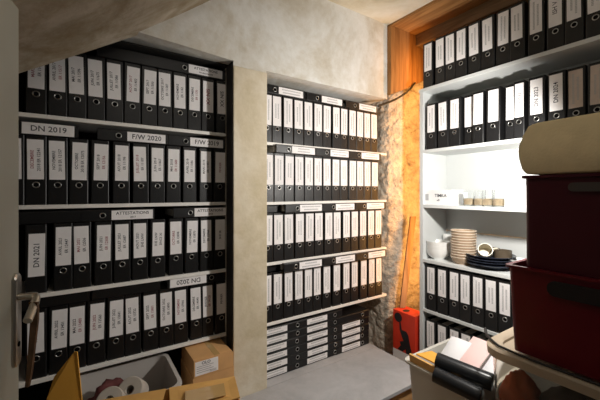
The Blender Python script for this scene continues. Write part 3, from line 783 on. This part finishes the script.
# ------------------------------------------------------------------ foot of the left shelves: tub, cartons
tx0, tx1, ty0, ty1 = -.06, .365, 1.50, 1.85
t = thing('tub', 'white plastic tub under the lowest board of the left shelves', 'tub', ((tx0 + tx1) / 2, (ty0 + ty1) / 2, 0))
bm = bmesh.new(); loft(bm, tub_loops(tx1 - tx0, ty1 - ty0, zz(-.858), .05, .006, .035, .010))
put('body', mesh_from(bm, 'body', 'tub_plastic', smooth=40), t)
def paper_roll(c, rot, label):
    bm = bmesh.new(); lathe(bm, [(.018, 0), (.050, 0), (.054, .004), (.054, .088), (.050, .092), (.018, .092), (.018, 0)], 24)
    tag(put('paper_roll', mesh_from(bm, 'paper_roll', 'roll_white', smooth=40), loc=c, rot=rot), label, 'roll', 'white rolls in the tub')
zr = zz(-.955)
paper_roll((.205, 1.665, zr + .03), (R(50), 0, R(-30)), 'white paper roll in the tub nearer the wrapped carton')
paper_roll((.115, 1.64, zr + .02), (R(46), 0, R(-22)), 'white paper roll in the tub beside the orange flap')
lump('cloth_bundle', (.12, 1.72, .235), (.145, .085, .20), 'maroon_cloth', 21, 'dark maroon cloth bundled at the back of the white tub', 'cloth')
# labelled carton under the shelf
cx0, cx1, cy0, cy1 = .462, .672, 1.655, 1.90
t = thing('carton', 'small brown carton with a white OLO label and folded lid beside the plaster pillar', 'box', ((cx0 + cx1) / 2, cy0, zz(-.935)))
w = cx1 - cx0
bm = bmesh.new()
prism(bm, [(-w / 2, 0), (w / 2, 0), (w / 2, .075), (w / 2 - .012, .088), (-w / 2, .088)], 0, cy1 - cy0, XZ)
put('body', mesh_from(bm, 'body', 'carton'), t)
put('tape_strip', boxm('tape_strip', 'tape', .0, .03, .0, cy1 - cy0, .088, .0888, 0), t)
l = put('label', boxm('label', 'label_paper', -w / 2 + .006, -w / 2 + .125, -.001, .0005, .008, .078, 0), t)
put('lettering', text_mesh('OLO', .022), l, loc=(-w / 2 + .062, -.0014, .066))
bm = bmesh.new()
for k in range(4): box(bm, -w / 2 + .014, -w / 2 + .10 - .012 * (k % 2), -.0014, -.001, .050 - k * .010, .0535 - k * .010)
for k in range(7): box(bm, -w / 2 + .082 + k * .005, -w / 2 + .0845 + k * .005, -.0016, -.001, .012, .024)
put('printed_lines', mesh_from(bm, 'printed_lines', 'ink_grey'), l)
t = thing('carton', 'larger plain brown carton underneath the small labelled one beside the plaster pillar', 'box', ((cx0 + cx1) / 2, cy0, 0))
w2 = w + .01
put('body', boxm('body', 'carton', -w2 / 2, w2 / 2, .002, cy1 - cy0, 0, zz(-.9355), .003), t)
# big kraft carton in front
A = Vector((.545, 1.33, 0)); B = Vector((-.02, 1.485, 0))          # its far edge
e = (B - A).normalized(); nn = Vector((-e.y, e.x, 0))              # nn points to the viewer
if nn.y > 0: nn = -nn
dep = .40
t = thing('carton', 'big open kraft carton with taped flaps in front of the white tub', 'box', (0, 0, 0))
zt = zz(-.80)
bm = bmesh.new()
q = [A, B, B + nn * dep, A + nn * dep]
cen = sum(q, Vector()) / 4
inn = [cen + (p_ - cen) * .985 for p_ in q]
loft(bm, [[p_ + Vector((0, 0, 0)) for p_ in q], [p_ + Vector((0, 0, zt)) for p_ in q], [p_ + Vector((0, 0, zt)) for p_ in inn], [p_ + Vector((0, 0, .01)) for p_ in inn]])
put('body', mesh_from(bm, 'body', 'kraft'), t)
def slab(bm, pts, th):
    P = [Vector(p_) for p_ in pts]; nrm = (P[1] - P[0]).cross(P[-1] - P[0]).normalized()
    loft(bm, [P, [p_ + nrm * th for p_ in P]])
bm = bmesh.new()
mid = .52
z1 = Vector((0, 0, zt))
slab(bm, [A + z1, A.lerp(B, .45) + z1, A.lerp(B, .42) + nn * .17 + z1 + Vector((0, 0, -.02)), A + nn * .17 + z1 + Vector((0, 0, .012))], .004)
put('flap', mesh_from(bm, 'flap', 'kraft'), t)
bm = bmesh.new()
slab(bm, [A.lerp(B, .47) + z1, B + z1, B + nn * .15 + z1 + Vector((0, 0, -.03)), A.lerp(B, .5) + nn * .16 + z1 + Vector((0, 0, -.03))], .004)
put('flap', mesh_from(bm, 'flap', 'kraft'), t)
bm = bmesh.new()
slab(bm, [A + e * .05 + nn * .05 + z1 + Vector((0, 0, .011)), A + e * .20 + nn * .05 + z1 + Vector((0, 0, .006)), A + e * .20 + nn * .14 + z1 + Vector((0, 0, .006)), A + e * .05 + nn * .14 + z1 + Vector((0, 0, .014))], .001)
put('tape_strip', mesh_from(bm, 'tape_strip', 'tape'), t)
bm = bmesh.new()
def P3(px, py, Zd):
    r = (px - CX) / F; h = -(py - CY) / F * Zd
    return Vector((Zd * (SN + r * CS), Zd * (CS - r * SN), zz(h)))
slab(bm, [P3(82, 402, 1.17), P3(84, 430, 1.17), P3(40, 430, 1.13), P3(47, 398, 1.13), P3(54, 377, 1.15), P3(74, 352, 1.17), P3(77, 352, 1.17)], .004)
put('flap', mesh_from(bm, 'flap', 'manila'), t, label='upright orange flap with a slanted cut corner')

# ------------------------------------------------------------------ light
def point(name, loc, power, col, r=.04):
    l = bpy.data.lights.new(name, 'POINT'); l.energy = power; l.color = col; l.shadow_soft_size = r
    o = bpy.data.objects.new(name, l); C.objects.link(o); o.location = loc; return o
l = bpy.data.lights.new('work_lamp', 'SPOT'); l.energy = 57; l.color = (1, .96, .90); l.shadow_soft_size = .035; l.spot_size = R(180); l.spot_blend = .5
o = bpy.data.objects.new('work_lamp', l); C.objects.link(o); o.location = (1.56, .645, zz(.215))
o.rotation_euler = Vector((.30, 1, -.42)).to_track_quat('-Z', 'Y').to_euler()
l = bpy.data.lights.new('light_strip', 'AREA'); l.shape = 'RECTANGLE'; l.size = .03; l.size_y = 1.9; l.energy = 8.5; l.color = (1, .45, .11)
o = bpy.data.objects.new('light_strip', l); C.objects.link(o); o.location = (2.15, 1.478, zz(.12))
o.rotation_euler = (R(90), 0, 0)
point('lamp_behind_bookcase_back', (2.37, 1.1, zz(-.1)), 1.5, (1, .62, .25), .03)
point('fill_lamp', (.45, .25, zz(1.0)), 6.0, (1, .93, .84), .12)  # weak fill light added above the view, no fixture
w = bpy.data.worlds.new('world'); sc.world = w; w.use_nodes = True
w.node_tree.nodes['Background'].inputs['Color'].default_value = (1, .93, .80, 1)
w.node_tree.nodes['Background'].inputs['Strength'].default_value = .04
sc.view_settings.view_transform = 'Standard'
sc.view_settings.look = 'None'
sc.view_settings.exposure = 0
sc.view_settings.gamma = 1
